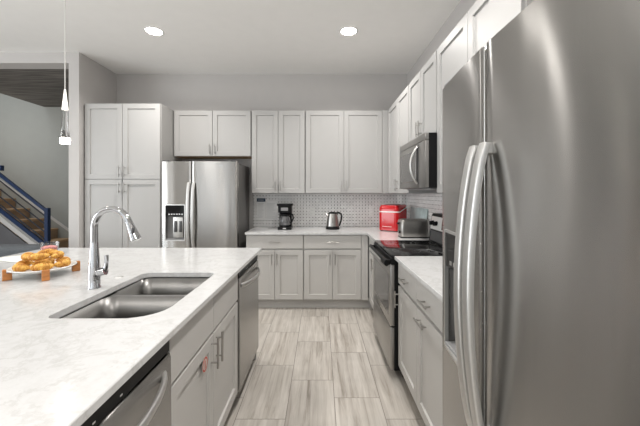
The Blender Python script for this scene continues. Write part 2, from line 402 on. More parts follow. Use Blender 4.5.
f.box(-6.16, -6.08, -1.7, 2.1, 0.45, 0.51).box(-6.16, -6.08, -1.7, 2.1, 2.59, 2.65)
struct('window_3', f, M['white'])
struct('trim_1', MB().box(-0.92, WX-0.008, WY-0.008, WY, 0.9145, 1.369), M['mosaic_x'], 'dotted mosaic backsplash on the back wall')
struct('trim_2', MB().box(WX-0.008, WX, 1.31, WY-0.008, 0.9145, 1.369).box(WX-0.008, WX, 2.36, 3.1, 1.369, 1.41), M['mosaic_y'], 'dotted mosaic backsplash on the right wall')

# ------------------------------------------------------------ cabinets
def shaker(x0, x1, z0, z1, y=0.0, t=0.02, fw=0.058, rec=0.011):
    """door in the plane facing -y, front at y"""
    b = MB(); e = 0.0015
    def ring(xa, xb, za, zb, yy): return [(xa, yy, za), (xb, yy, za), (xb, yy, zb), (xa, yy, zb)]
    b.loft([ring(x0, x1, z0, z1, y+t), ring(x0, x1, z0, z1, y+e), ring(x0+e, x1-e, z0+e, z1-e, y),
            ring(x0+fw, x1-fw, z0+fw, z1-fw, y), ring(x0+fw+0.004, x1-fw-0.004, z0+fw+0.004, z1-fw-0.004, y+rec)], cap0=True, cap1=True)
    return b
def slab(x0, x1, z0, z1, y=0.0, t=0.02):
    return MB().box(x0, x1, y, y+t, z0, z1, 0.0015, 1)
def pull(c, length, vertical, y=0.0, off=0.032, r=0.0055):
    """bar pull on a front facing -y, c = (x, z)"""
    x, z = c; h = length/2; b = MB()
    if vertical:
        b.cyl((x, y-off, z-h), (x, y-off, z+h), r, seg=12)
        for s in (-1, 1): b.cyl((x, y, z+s*h*0.62), (x, y-off, z+s*h*0.62), r*0.8, seg=10)
    else:
        b.cyl((x-h, y-off, z), (x+h, y-off, z), r, seg=12)
        for s in (-1, 1): b.cyl((x+s*h*0.62, y, z), (x+s*h*0.62, y-off, z), r*0.8, seg=10)
    return b
def cabinet(name, label, loc, rz, w, d, z0, z1, doors=(), drawers=(), toe=0, mt='cab', group=None, under=False, hollow=False, lead=0, tail=0):
    """local: x 0..w, door fronts at y=0, body behind; doors (x0,x1,z0,z1,handle) drawers the same"""
    t = empty(name, label, 'cabinet', loc, rz, group)
    b = MB(); y0 = 0.021
    if hollow:
        b.box(0, 0.018, y0, d, toe, z1).box(w-0.018, w, y0, d, toe, z1).box(0.018, w-0.018, d-0.018, d, toe, z1).box(0.018, w-0.018, y0, d-0.018, toe, toe+0.018)
        b.box(0.018, w-0.018, y0, y0+0.018, toe+0.018, z1)
    else:
        b.box(0, w, y0, d, z0+toe, z1)
    if toe: b.box(0.0, w, 0.075, d-0.01, 0.0005, toe)
    b.build('body', M[mt] if not toe else M[mt], t, smooth=False)
    if under: MB().box(0.006, w-0.006, y0+0.004, d-0.004, z0-0.002, z0-0.0002).build('underside_panel', M['rawwood'], t, smooth=False)['label'] = 'bare brown wood underside'
    if toe and lead: MB().box(-lead, 0, 0.075, 0.095, 0.0005, toe).build('toe_board', M[mt], t, smooth=False)
    if toe and tail: MB().box(w, w+tail+0.07, 0.075, 0.095, 0.0005, toe).build('toe_board', M[mt], t, smooth=False)
    if lead: MB().box(-lead, 0, 0.004, 0.03, z0+toe, z1).build('filler_strip', M[mt], t, smooth=False)
    if tail: MB().box(w, w+tail, 0.004, 0.03, z0+toe, z1).build('filler_strip', M[mt], t, smooth=False)
    for (x0, x1, a, c, h) in doors:
        o = shaker(x0+0.0028, x1-0.0028, a, c).build('door', M[mt], t, smooth=False)
        if h: pull((h[0], h[1]), h[3] if len(h) > 3 else 0.13, h[2]).build('handle', M['nickel'], o)
    for (x0, x1, a, c, h) in drawers:
        o = slab(x0+0.002, x1-0.002, a, c).build('drawer_front', M[mt], t, smooth=False)
        if h: pull((h[0], h[1]), 0.13, h[2]).build('handle', M['nickel'], o)
    return t
TOP = 2.434; BOT = 1.372
UF = WY-0.305   # upper door fronts
def two(w, a, c, hz, sp=0.032, **k):
    m = w/2
    return ((0.002, m, a, c, (m-sp, hz, True)), (m, w-0.002, a, c, (m+sp, hz, True)))
# pantry: front y 3.77
w = 0.90; x0 = -2.785
cabinet('pantry_cabinet', 'tall light grey four door pantry cabinet left of the far refrigerator', (x0, 3.77, 0), 0, w, WY-3.77-0.001, 0, TOP,
        doors=((0.004, w/2, 1.54, TOP-0.004, (w/2-0.032, 1.63, True)), (w/2, w-0.004, 1.54, TOP-0.004, (w/2+0.032, 1.63, True)),
               (0.004, w/2, 0.12, 1.534, (w/2-0.032, 1.435, True)), (w/2, w-0.004, 0.12, 1.534, (w/2+0.032, 1.435, True))), toe=0.115)
w = 0.985
cabinet('wall_cabinet', 'short two door wall cabinet above the far refrigerator', (-1.875, UF, 0), 0, w, 0.304, 1.846, TOP, doors=two(w, 1.85, TOP-0.004, 1.935), under=True)
w = 0.685
cabinet('wall_cabinet', 'narrower tall two door wall cabinet above the coffee maker', (-0.884, UF, 0), 0, w, 0.304, BOT, TOP, doors=two(w, BOT+0.004, TOP-0.004, 1.465))
w = 0.985
cabinet('wall_cabinet', 'wide two door wall cabinet above the electric kettle', (-0.194, UF, 0), 0, w, 0.304, BOT, TOP, doors=two(w, BOT+0.004, TOP-0.004, 1.465), tail=0.08)
RU = 0.856; R = -PI/2   # right uppers; local x runs toward the camera
w = 0.955
cabinet('wall_cabinet', 'tall two door wall cabinet in the corner, above the red ice maker', (RU, UF-0.026, 0), R, w, WX-RU-0.001, BOT, TOP,
        doors=((0.015, 0.50, BOT+0.004, TOP-0.004, (0.47, 1.465, True)), (0.50, w-0.002, BOT+0.004, TOP-0.004, (0.53, 1.465, True))))
w = 0.738
cabinet('wall_cabinet', 'short two door wall cabinet directly above the microwave', (RU, 3.105, 0), R, w, WX-RU-0.001, 1.823, TOP, doors=two(w, 1.827, TOP-0.004, 1.92))
w = 1.0
cabinet('wall_cabinet', 'two door wall cabinet between the microwave and the near refrigerator', (RU, 2.362, 0), R, w, WX-RU-0.001, BOT, TOP, doors=two(w, BOT+0.004, TOP-0.004, 1.465))
# base cabinets on the back wall
BF = 3.765; BT = 0.887
def base2(w, hx=0.03):
    m = w/2
    return dict(doors=((0.003, m, 0.122, 0.702, (m-hx, 0.60, True)), (m, w-0.003, 0.122, 0.702, (m+hx, 0.60, True))),
                drawers=((0.003, w-0.003, 0.722, 0.880, (m, 0.80, False)),), toe=0.115)
cabinet('base_cabinet', 'grey base cabinet beneath the coffee maker beside the far refrigerator', (-0.878, BF, 0), 0, 0.677, WY-BF-0.001, 0, BT, mt='cab_low', **base2(0.677))
cabinet('base_cabinet', 'grey base cabinet beneath the electric kettle', (-0.199, BF, 0), 0, 0.68, WY-BF-0.001, 0, BT, mt='cab_low', tail=0.078, **base2(0.68))
RB = 0.565
cabinet('base_cabinet', 'narrow grey base cabinet in the corner left of the range', (RB, BF-0.05, 0), R, 0.60, WX-RB-0.001, 0, BT, mt='cab_low', lead=0.045,
        doors=((0.04, 0.595, 0.122, 0.702, (0.36, 0.62, True)),), drawers=((0.04, 0.595, 0.722, 0.880, (0.33, 0.792, False)),), toe=0.115)
cabinet('base_cabinet', 'grey base cabinet right of the range, two drawers over two doors', (RB, 2.330, 0), R, 0.91, WX-RB-0.001, 0, BT, mt='cab_low', tail=0.09,
        doors=((0.003, 0.45, 0.122, 0.702, (0.035, 0.61, True, 0.12)), (0.45, 0.907, 0.122, 0.702, (0.57, 0.655, False, 0.15))),
        drawers=((0.003, 0.45, 0.722, 0.880, (0.22, 0.792, False)), (0.45, 0.907, 0.722, 0.880, (0.64, 0.785, False))), toe=0.115)
# island sink cabinet (faces +x); local x runs away from the camera
IF = -0.52
cabinet('sink_cabinet', 'grey island cabinet below the sink, two doors and two false fronts', (IF, 1.100, 0), PI/2, 0.915, 0.60, 0, BT, mt='cab_low', hollow=True,
        doors=((0.003, 0.4575, 0.122, 0.690, (0.4575-0.034, 0.61, True, 0.145)), (0.4575, 0.912, 0.122, 0.690, (0.4575+0.034, 0.61, True, 0.145))),
        drawers=((0.003, 0.4575, 0.703, 0.880, None), (0.4575, 0.912, 0.703, 0.880, None)), toe=0.115)
t = MB().box(-2.05, -1.135, 0.50, 2.655, 0.0005, BT).box(-1.135, -0.53, 2.634, 2.655, 0.0005, BT).build('kitchen_island', M['cab_low'], smooth=False)
tag(t, 'grey panelled base on the seating side of the island', 'island')

# ------------------------------------------------------------ counters and sink
CT = 0.914; CB = 0.8885
b = MB().prism([(-0.885, WY-0.009), (-0.885, 3.74), (0.54, 3.74), (0.54, 3.112), (WX-0.009, 3.112), (WX-0.009, WY-0.009)], CB, CT)
tag(b.build('countertop', M['quartz'], smooth=False), 'white L shaped quartz countertop carrying coffee maker and toaster', 'countertop')
b = MB().box(0.54, WX-0.009, 1.31, 2.333, CB, CT, 0.002, 1)
tag(b.build('countertop', M['quartz'], smooth=False), 'white quartz countertop between the range and the near refrigerator', 'countertop')
IE = -0.495
isl = MB().box(-2.30, IE, 0.42, 2.69, CB, CT, 0.0025, 1).build('island_countertop', M['quartz'], smooth=False)
tag(isl, 'large white veined quartz island countertop with the sink opening', 'countertop')
SX0, SX1, SY0, SY1 = -1.012, -0.60, 1.168, 1.845
rr = rrect(SX0, SX1, SY0, SY1, [0.035, 0.13, 0.05, 0.05])
cut(isl, MB().prism(rr, CB-0.02, CT+0.02))
for p in isl.data.polygons: p.use_smooth = False
t = empty('kitchen_sink', 'stainless double bowl sink set under the island countertop', 'sink', (0, 0, 0))
def bowl(x0, x1, y0, y1, r, depth, top):
    rings = []
    for ins, z in ((0, top), (0.002, top-depth*0.5), (0.004, top-depth*0.86), (0.007, top-depth*0.93), (0.018, top-depth*0.985), (0.040, top-depth)):
        q = [max(0.012, a-ins*0.5) for a in r]
        rings.append([(x, y, z) for x, y in rrect(x0+ins, x1-ins, y0+ins, y1-ins, q)])
    return MB().loft(rings, cap0=False, cap1=True)
YD = 1.53
zt = CB-0.0005
for (a, c, r, nm) in ((SY0+0.001, YD-0.012, [0.05, 0.13, 0.055, 0.055], 'near'), (YD+0.012, SY1-0.001, [0.055, 0.055, 0.05, 0.05], 'far')):
    bw = bowl(SX0+0.001, SX1-0.001, a, c, r, 0.215, zt-0.006).build('bowl', M['sinksteel'], t)
    md = bw.modifiers.new('s', 'SOLIDIFY'); md.thickness = 0.0015; md.offset = 1
    cx, cy = (SX0+SX1)/2, (a+c)/2
    MB().lathe([(0.0, -0.003), (0.028, -0.003), (0.034, 0.001), (0.043, 0.002), (0.044, 0.0)], (cx, cy, zt-0.006-0.215+0.002)).build('drain', M['chrome'], bw)
# rim / divider web
dv = MB().prism(rrect(SX0+0.0012, SX1-0.0012, YD-0.055, YD+0.055, 0.004), zt-0.012, zt-0.0065).build('divider', M['sinksteel'], t)
cut(dv, MB().prism(rrect(SX0+0.001, SX1-0.001, SY0+0.001, YD-0.012, [0.05, 0.13, 0.055, 0.055]), zt-0.1, zt+0.1))
cut(dv, MB().prism(rrect(SX0+0.001, SX1-0.001, YD+0.012, SY1-0.001, [0.055, 0.055, 0.05, 0.05]), zt-0.1, zt+0.1))

# faucet
t = empty('kitchen_faucet', 'tall chrome gooseneck pull-down faucet beside the island sink', 'faucet', (-1.092, 1.545, CT+0.0005))
MB().lathe([(0, 0), (0.028, 0), (0.028, 0.006), (0.0255, 0.012), (0.0260, 0.05), (0.0255, 0.095), (0.0220, 0.14), (0.0180, 0.19), (0.0165, 0.22), (0, 0.22)]).build('body', M['chrome'], t)
pts = [(0, 0, 0.215)]
for k in range(15):
    a = PI - k/14*PI*0.90
    pts.append((0.088+0.088*math.cos(a), -0.01*(k/14), 0.292+0.088*math.sin(a)))
MB().tube(pts, 0.0155, seg=20).build('spout', M['chrome'], t)
p = Vector(pts[-1]); d = (Vector(pts[-1])-Vector(pts[-2])).normalized()
h = MB().tube([p-d*0.002, p+d*0.02, p+d*0.06, p+d*0.092, p+d*0.095], [0.0165, 0.0175, 0.0215, 0.0255, 0.022], seg=20).build('spray_head', M['chrome'], t)
c = p+d*0.05; MB().ball(c+Vector((0.011, -0.0175, 0.003)), 0.0095, 0.8, 0.7, 1.9).build('button', M['dark'], h)
lv = MB().cyl((0.018, 0, 0.075), (0.055, 0, 0.082), 0.019).tube([(0.045, 0, 0.082), (0.056, 0, 0.10), (0.060, 0, 0.13), (0.058, 0, 0.158)], [0.013, 0.010, 0.009, 0.010], seg=12).build('lever', M['chrome'], t)
# air switch
t = MB().lathe([(0, 0.005), (0.012, 0.005), (0.0125, 0.0035), (0.019, 0.0035), (0.021, 0.0)], (-1.10, 1.745, CT+0.0003)).build('sink_air_switch', M['satin'])
tag(t, 'small round steel button set in the island counter behind the faucet', 'button')

# ------------------------------------------------------------ dishwashers (face +x); local x away from camera
def dishwasher(label, y, w=0.608):
    t = empty('dishwasher', label, 'dishwasher', (IF, y, 0), PI/2, 'stainless dishwashers in the island')
    MB().box(0.002, w-0.002, 0.03, 0.60, 0.10, 0.884).box(0.02, w-0.02, 0.085, 0.55, 0.0005, 0.10).build('tub_casing', M['dark'], t, smooth=False)
    c = MB().box(0.004, w-0.004, -0.004, 0.03, 0.833, 0.885, 0.002, 1).build('control_strip', M['black'], t)
    for xx in (0.20, 0.235, 0.335): MB().box(xx, xx+0.009, -0.0048, -0.004, 0.846, 0.850).build('indicator_mark', M['white'], c, smooth=False)
    # door slightly bowed outward with a rolled top edge
    def sec(x): return -0.012-0.0
    prof = [(0.03, 0.105), (-0.008, 0.105), (-0.011, 0.112), (-0.012, 0.45), (-0.009, 0.812), (-0.005, 0.826), (0.003, 0.829), (0.03, 0.829)]
    dmb = MB().prism(prof, 0.004, w-0.004, 'x')
    d = dmb.build('door', M['steel'], t)
    pts = []; n = 18
    for k in range(n+1):
        u = k/n; x = 0.045+(w-0.09)*u; pts.append((x, -0.006-0.058*math.sin(PI*u)**0.75, 0.775+0.012*math.cos(2*PI*u)*0))
    MB().tube(pts, 0.012, seg=14, flat=(1.15, 0.75), up=(0, 1, 0)).build('handle', M['satin'], d)
    MB().box(0.004, w-0.004, 0.06, 0.075, 0.012, 0.098).build('toe_panel', M['black'], t, smooth=False)
    return t
dishwasher('stainless dishwasher in the island, nearest the camera', 0.489)
dishwasher('stainless dishwasher at the far end of the island', 2.020)

# round sticker on the sink cabinet door
t = empty('round_sticker', 'round sticker with a red ring on the island door', 'sticker', (IF+0.0015, 1.435, 0.604), PI/2)
MB().cyl((0, 0, 0), (0, -0.0008, 0), 0.035, seg=28).build('disc', M['beigeprint'], t)
b = MB(); pts = [(0.031*math.cos(2*PI*k/28), -0.0012, 0.031*math.sin(2*PI*k/28)) for k in range(28)]
inn = [(0.024*math.cos(2*PI*k/28), -0.0012, 0.024*math.sin(2*PI*k/28)) for k in range(28)]
V = [b.b.verts.new(p) for p in pts]; W = [b.b.verts.new(p) for p in inn]
for k in range(28): b.b.faces.new((V[k], V[(k+1) % 28], W[(k+1) % 28], W[k]))
b.build('red_ring', M['redprint'], t, smooth=False)
MB().box(-0.004, 0.004, -0.0014, -0.0008, -0.018, 0.016).build('mark', M['redprint'], t, smooth=False)

# ------------------------------------------------------------ refrigerators
def fridge(label, loc, rz, w=0.888, htop=1.748, depth=0.70, seed=0):
    t = empty('refrigerator', label, 'refrigerator', loc, rz, 'side by side refrigerators')
    sag = 0.03; z0, z1 = 0.10, htop; xs = 0.414*w; g = 0.003
    def fy(x): u = (x-w/2)/(w/2); return sag*u*u
    MB().box(0.008, w-0.008, 0.105, depth, 0.03, htop-0.012, 0.004, 1).box(0.03, w-0.03, 0.12, depth-0.03, 0.0005, 0.03).build('case', M['casegrey'], t)
    MB().box(0.02, w-0.02, 0.06, 0.10, 0.03, 0.092).build('toe_grille', M['dark'], t, smooth=False)
    def door(xa, xb):
        n = 16; pts = [(xa, 0.100), (xa, fy(xa)+0.012), (xa+0.003, fy(xa)+0.004)]
        for k in range(n+1):
            x = xa+0.010+(xb-xa-0.020)*k/n; pts.append((x, fy(x)))
        pts += [(xb-0.003, fy(xb)+0.004), (xb, fy(xb)+0.012), (xb, 0.100)]
        return MB().prism(pts, z0, z1, 'z')
    fd = door(0, xs-g).build('freezer_door', M['steel'], t)
    rd = door(xs+g, w).build('refrigerator_door', M['steel'], t)
    # dispenser
    dx0, dx1, dz0, dz1 = 0.052, 0.283, 0.83, 1.235
    cut(fd, MB().prism(rrect(dx0, dx1, dz0, dz1, 0.008, 3), -0.02, 0.075, 'y'))
    dsp = empty('x', 'x', 'x'); bpy.data.objects.remove(dsp)
    fr = MB(); yf = fy(dx0)-0.003
    A = rrect(dx0-0.008, dx1+0.008, dz0-0.008, dz1+0.008, 0.012, 4); B = rrect(dx0+0.002, dx1-0.002, dz0+0.002, dz1-0.002, 0.008, 4)
    yo = lambda x: fy(x)-0.003
    fr.loft([[(x, fy(x)+0.001, z) for x, z in A], [(x, yo(x), z) for x, z in A], [(x, yo(x), z) for x, z in B], [(x, fy(x)+0.01, z) for x, z in B]], cap1=False)
    fr.build('dispenser_frame', M['satin'], fd)
    MB().box(dx0+0.001, dx1-0.001, 0.024, 0.07, 1.11, dz1-0.001, 0.003, 1).build('control_panel', M['blackgloss'], fd)
    cv = MB()
    cv.box(dx0+0.001, dx1-0.001, 0.0742, 0.0748, dz0+0.001, 1.11)
    cv.build('dispenser_recess', M['midgrey'], fd, smooth=False)
    MB().box(dx0+0.085, dx1-0.03, 0.035, 0.072, dz0+0.025, 1.095, 0.006, 2).build('nozzle_housing', M['satin'], fd)
    for q in (0.115, 0.175): MB().box(dx0+q-0.018, dx0+q+0.018, 0.026, 0.036, 0.92, 1.05, 0.005, 2).build('paddle', M['dark'], fd)
    MB().box(dx0+0.004, dx1-0.004, 0.02, 0.07, dz0+0.001, dz0+0.014, 0.002, 1).build('drip_tray', M['midgrey'], fd)
    mk = MB()
    for k in range(6): mk.box(dx0+0.035+k*0.030, dx0+0.053+k*0.030, 0.0232, 0.0245, 1.122, 1.136)
    mk.build('control_icons', M['satin'], fd, smooth=False)
    # bowed handles
    for xc, dr in ((xs-0.028, fd), (xs+0.028, rd)):
        pts = []; n = 26; za, zb = 0.725, 1.495
        for k in range(n+1):
            u = k/n; pts.append((xc, fy(xc)-0.012-0.043*(math.sin(PI*u))**0.7, za+(zb-za)*u))
        hb = MB().tube(pts, 0.0175, seg=24, flat=(1.0, 0.55), up=(0, 1, 0), sq=0.5)
        for zz in (za+0.012, zb-0.012): hb.box(xc-0.013, xc+0.013, fy(xc)-0.018, fy(xc)+0.004, zz-0.014, zz+0.014, 0.004, 2)
        hb.build('handle', M['satin'], dr)
    for xx in (0.05, w-0.05): MB().box(xx-0.03, xx+0.03, 0.03, 0.14, htop, htop+0.014, 0.004, 2).build('hinge_cover', M['dark'], t)
    MB().box(xs+0.30, xs+0.36, fy(xs+0.33)-0.0015, fy(xs+0.33)+0.003, 1.69, 1.698).build('badge', M['chrome'], rd, smooth=False)
    return t
fridge('stainless side by side refrigerator against the far wall beside the pantry', (-1.853, 3.69, 0), 0, w=0.885, htop=1.742)
fridge('large stainless side by side refrigerator in the right foreground', (0.425, 1.200, 0), -PI/2, w=0.889, htop=1.756)

# ------------------------------------------------------------ range (faces -x); local x toward the camera
t = empty('electric_range', 'stainless electric range with black glass cooktop on the right wall', 'range', (0.512, 3.102, 0), -PI/2)
W = 0.758
MB().box(0.002, W-0.002, 0.03, 0.645, 0.07, 0.895).box(0.04, W-0.04, 0.10, 0.60, 0.0005, 0.07).build('body', M['black'], t, smooth=False)
ck = MB().box(0, W, 0.012, 0.56, 0.897, 0.917, 0.004, 2).build('cooktop', M['blackgloss'], t)
for (x, y, r) in ((0.19, 0.17, 0.085), (0.56, 0.17, 0.11), (0.19, 0.42, 0.11), (0.56, 0.42, 0.085)):
    b = MB(); n = 40
    for rr_, th in ((r, 0.0022), (r*0.62, 0.0015)):
        V = [b.b.verts.new((x+rr_*math.cos(2*PI*k/n), y+rr_*math.sin(2*PI*k/n), 0.9175)) for k in range(n)]
        W2 = [b.b.verts.new((x+(rr_-th)*math.cos(2*PI*k/n), y+(rr_-th)*math.sin(2*PI*k/n), 0.9175)) for k in range(n)]
        for k in range(n): b.b.faces.new((V[k], V[(k+1) % n], W2[(k+1) % n], W2[k]))
    b.build('burner_ring', M['midgrey'], ck, smooth=False)
dr = MB().box(0.004, W-0.004, 0.0, 0.034, 0.395, 0.845, 0.005, 2).build('oven_door', M['steel_h'], t)
MB().box(0.07, W-0.07, -0.0015, 0.004, 0.455, 0.765, 0.002, 1).build('oven_window', M['ovenglass'], dr)
MB().box(0.0, W, 0.004, 0.034, 0.848, 0.8965, 0.004, 2).build('front_band', M['black'], t)
hd = MB().tube([(0.01, -0.026, 0.858), (0.10, -0.034, 0.862), (W/2, -0.037, 0.863), (W-0.10, -0.034, 0.862), (W-0.01, -0.026, 0.858)], 0.024, seg=14, flat=(1.0, 0.75), up=(0, 1, 0))
for xx in (0.045, W-0.045): hd.box(xx-0.022, xx+0.022, -0.030, 0.006, 0.84, 0.878, 0.006, 2)
hd.build('oven_handle', M['black'], dr)
MB().tube([(0.11, -0.052, 0.862), (W/2, -0.055, 0.863), (W-0.11, -0.052, 0.862)], 0.008, seg=12, flat=(1.2, 0.5), up=(0, 1, 0)).build('handle_inlay', M['satin'], dr)
MB().box(0.004, W-0.004, 0.0, 0.034, 0.075, 0.385, 0.005, 2).build('storage_drawer', M['steel_h'], t)
bg = MB().prism([(0.54, 0.9175), (0.567, 1.165), (0.58, 1.18), (0.66, 1.18), (0.66, 0.9175)], 0.0, W, 'x').build('backguard', M['black'], t)
mtx = Matrix.Identity(4)
def bgb(x0, x1, z0, z1, off=0.003, th=0.004):   # thin boxes on the tilted face
    sl = (0.602-0.575)/(1.165-0.9175); y = lambda z: 0.54+(z-0.9175)*sl
    return MB().prism([(y(z0)-off, z0), (y(z1)-off, z1), (y(z1)-off+th, z1), (y(z0)-off+th, z0)], x0, x1, 'x')
bgb(0.015, W-0.015, 1.035, 1.155).build('control_panel', M['panel'], bg, smooth=False)
bgb(W/2-0.09, W/2+0.09, 1.05, 1.14, 0.005).build('clock_display', M['blackgloss'], bg, smooth=False)
for xx in (0.075, 0.165, W-0.165, W-0.075):
    MB().cyl((xx, 0.558, 1.095), (xx, 0.527, 1.092), 0.022, 0.019).box(xx-0.004, xx+0.004, 0.518, 0.530, 1.075, 1.11, 0.001, 1).build('knob', M['black'], bg)
bgb(0.03, W-0.03, 0.93, 1.02, 0.002).build('lower_panel', M['dark'], bg, smooth=False)

# ------------------------------------------------------------ microwave (faces -x)
t = empty('microwave', 'stainless over the range microwave with black side', 'microwave', (0.765, 3.098, 1.412), -PI/2)
W = 0.752; HH = 0.406
MB().box(0.002, W-0.002, 0.03, 0.42, 0.0, HH, 0.002, 1).build('case', M['black'], t)
dd = MB().box(0.0, W*0.80, 0.0, 0.03, 0.002, HH-0.055, 0.004, 2).build('door', M['steel_h'], t)
MB().box(0.05, W*0.70, -0.0015, 0.004, 0.055, HH-0.10, 0.003, 1).build('window', M['mwglass'], dd)
MB().box(0.0, W, 0.0, 0.03, HH-0.052, HH-0.001, 0.004, 2).build('vent_panel', M['steel_h'], t)
cp = MB().box(W*0.80+0.002, W, 0.0, 0.03, 0.002, HH-0.055, 0.004, 2).build('control_panel', M['steel_h'], t)
MB().box(W*0.725, W*0.795, -0.002, 0.002, 0.03, HH-0.075, 0.002, 1).build('door_trim', M['black'], dd)
pts = []; n = 16
for k in range(n+1):
    u = k/n; pts.append((W*0.765, -0.002-0.055*math.sin(PI*u)**0.8, 0.035+(HH-0.115)*u))
MB().tube(pts, 0.011, seg=12, flat=(1.2, 0.8), up=(0, 1, 0)).build('handle', M['satin'], dd)
MB().box(0.05, W-0.05, 0.06, 0.38, -0.012, 0.0, 0.002, 1).build('grease_filter', M['midgrey'], t)

# ------------------------------------------------------------ small appliances
Z = CT+0.0005
# coffee maker: px 278-295, y about 4.15
t = empty('coffee_maker', 'black drip coffee maker with glass carafe on the back counter', 'coffee maker', (-0.452, 4.10, Z))
MB().box(-0.085, 0.085, -0.10, 0.10, 0, 0.035, 0.008, 2).build('base', M['black'], t)
MB().box(-0.080, 0.080, 0.02, 0.10, 0.03, 0.30, 0.01, 2).build('rear_tower', M['black'], t)
MB().prism(rrect(-0.085, 0.085, -0.085, 0.10, 0.03), 0.215, 0.300).build('filter_housing', M['black'], t)
MB().prism(rrect(-0.098, 0.098, -0.095, 0.10, 0.03), 0.300, 0.325).build('lid', M['black'], t)
MB().box(-0.045, 0.045, -0.0885, -0.084, 0.238, 0.278, 0.002, 1).build('control_panel', M['midgrey'], t)
MB().lathe([(0, 0), (0.036, 0), (0.038, 0.004), (0.02, 0.006)], (0, -0.02, 0.036)).build('hot_plate', M['dark'], t)
c = MB().lathe([(0, 0.001), (0.052, 0.001), (0.066, 0.02), (0.070, 0.06), (0.062, 0.10), (0.050, 0.125), (0.052, 0.14), (0, 0.14)], (0, -0.025, 0.043)).build('carafe', M['coffeeglass'], t)
MB().lathe([(0.054, 0.125), (0.058, 0.128), (0.058, 0.155), (0.03, 0.168), (0, 0.168)], (0, -0.025, 0.043)).build('carafe_lid', M['black'], c)
MB().tube([(0.052, -0.035, 0.195), (0.10, -0.05, 0.19), (0.108, -0.052, 0.14), (0.085, -0.045, 0.095), (0.066, -0.04, 0.085)], 0.010, seg=10).build('carafe_handle', M['black'], c)
MB().box(-0.02, 0.02, -0.103, -0.099, 0.010, 0.024, 0.001, 1).build('switch', M['satin'], t)
# kettle
t = empty('electric_kettle', 'steel electric kettle with black handle and base', 'kettle', (0.155, 4.10, Z))
MB().lathe([(0, 0), (0.088, 0), (0.088, 0.020), (0.084, 0.026), (0.0, 0.026)]).build('power_base', M['black'], t)
MB().lathe([(0, 0.027), (0.082, 0.027), (0.082, 0.04), (0, 0.04)]).build('heater_collar', M['black'], t)
MB().lathe([(0.080, 0.040), (0.078, 0.07), (0.070, 0.13), (0.060, 0.185), (0.057, 0.20), (0, 0.20)]).build('body', M['nickel'], t)
MB().lathe([(0.058, 0.198), (0.060, 0.203), (0.05, 0.214), (0.02, 0.221), (0, 0.222)]).build('lid', M['black'], t)
MB().tube([(-0.055, 0, 0.165), (-0.075, 0, 0.185), (-0.092, 0, 0.198)], [0.022, 0.015, 0.008], seg=12).build('spout', M['nickel'], t)
MB().tube([(0.048, 0, 0.205), (0.080, 0, 0.210), (0.108, 0, 0.195), (0.116, 0, 0.16), (0.108, 0, 0.11), (0.092, 0, 0.06), (0.080, 0, 0.04)], [0.012, 0.013, 0.012, 0.011, 0.011, 0.011, 0.012], seg=12).build('handle', M['black'], t)
MB().box(-0.004, 0.004, -0.077, -0.068, 0.07, 0.15, 0.002, 1).build('water_gauge', M['dark'], t)
# red ice maker
t = empty('ice_maker', 'bright red countertop ice maker in the corner', 'ice maker', (0.905, 3.985, Z), -0.62)
t.scale = (0.97, 0.88, 1.09)
MB().loft([[(x, y, z) for x, y in rrect(-0.135, 0.135, -0.18, 0.18, 0.055)] for z in (0.008, 0.235)]
          + [[(x, y, 0.262+0.02*min(1, (y+0.18)/0.36)) for x, y in rrect(-0.131, 0.131, -0.176, 0.176, 0.052)],
             [(x, y, 0.285+0.01*min(1, (y+0.18)/0.36)) for x, y in rrect(-0.112, 0.112, -0.157, 0.157, 0.04)]], cap0=True, cap1=True).build('body', M['red'], t)
MB().loft([[(x, y, 0.2835+0.01*(y+0.18)/0.36+dz) for x, y in rrect(-0.085+e, 0.085-e, -0.125+e, 0.06-e, 0.03)] for e, dz in ((0, 0), (0, 0.006), (0.006, 0.009))], cap0=True).build('lid_window', M['darkred'], t)
st = MB()
ring = rrect(-0.1362, 0.1362, -0.1812, 0.1812, 0.056)
def zz(y): u = max(0, min(1, (y+0.10)/0.22)); return 0.215+0.045*u*u*(3-2*u)
# silver wave band on front and sides
import itertools
n = len(ring); V = []
for (x, y) in ring: V.append((st.b.verts.new((x, y, zz(y)-0.006)), st.b.verts.new((x, y, zz(y)+0.006))))
for k in range(n): st.b.faces.new((V[k][0], V[(k+1) % n][0], V[(k+1) % n][1], V[k][1]))
st.build('silver_band', M['white'], t)
tx = MB(); 
for k in range(9): tx.box(-0.075+k*0.014, -0.075+k*0.014+0.009, -0.1815, -0.1805, 0.048, 0.055)
tx.build('front_lettering', M['white'], t, smooth=False)
ft = MB()
for sx, sy in itertools.product((-1, 1), (-1, 1)): ft.cyl((sx*0.1, sy*0.14, 0), (sx*0.1, sy*0.14, 0.009), 0.014)
ft.build('feet', M['black'], t)
# toaster: px 399-430
t = empty('toaster', 'brushed steel two slice toaster beside the range', 'toaster', (0.972, 3.345, Z), 0.0)
MB().loft([[(x, y, z) for x, y in rrect(-0.150+e, 0.150-e, -0.085+e, 0.085-e, 0.03)] for e, z in ((0.002, 0.012), (0, 0.02), (0, 0.165), (0.006, 0.182), (0.016, 0.188))], cap0=True).build('body', M['nickel'], t)
MB().prism(rrect(-0.146, 0.146, -0.081, 0.081, 0.028), 0.0, 0.0125).build('base', M['black'], t)
for yy in (-0.032, 0.032): MB().box(-0.105, 0.105, yy-0.013, yy+0.013, 0.1875, 0.189).build('slot', M['dark'], t, smooth=False)
lv = MB().box(-0.153, -0.1495, -0.005, 0.005, 0.05, 0.155).build('lever_slot', M['black'], t, smooth=False)
MB().box(-0.172, -0.153, -0.022, 0.022, 0.135, 0.152, 0.004, 2).build('lever', M['black'], lv)
MB().cyl((-0.15, -0.045, 0.06), (-0.166, -0.045, 0.06), 0.014).build('browning_knob', M['black'], t)
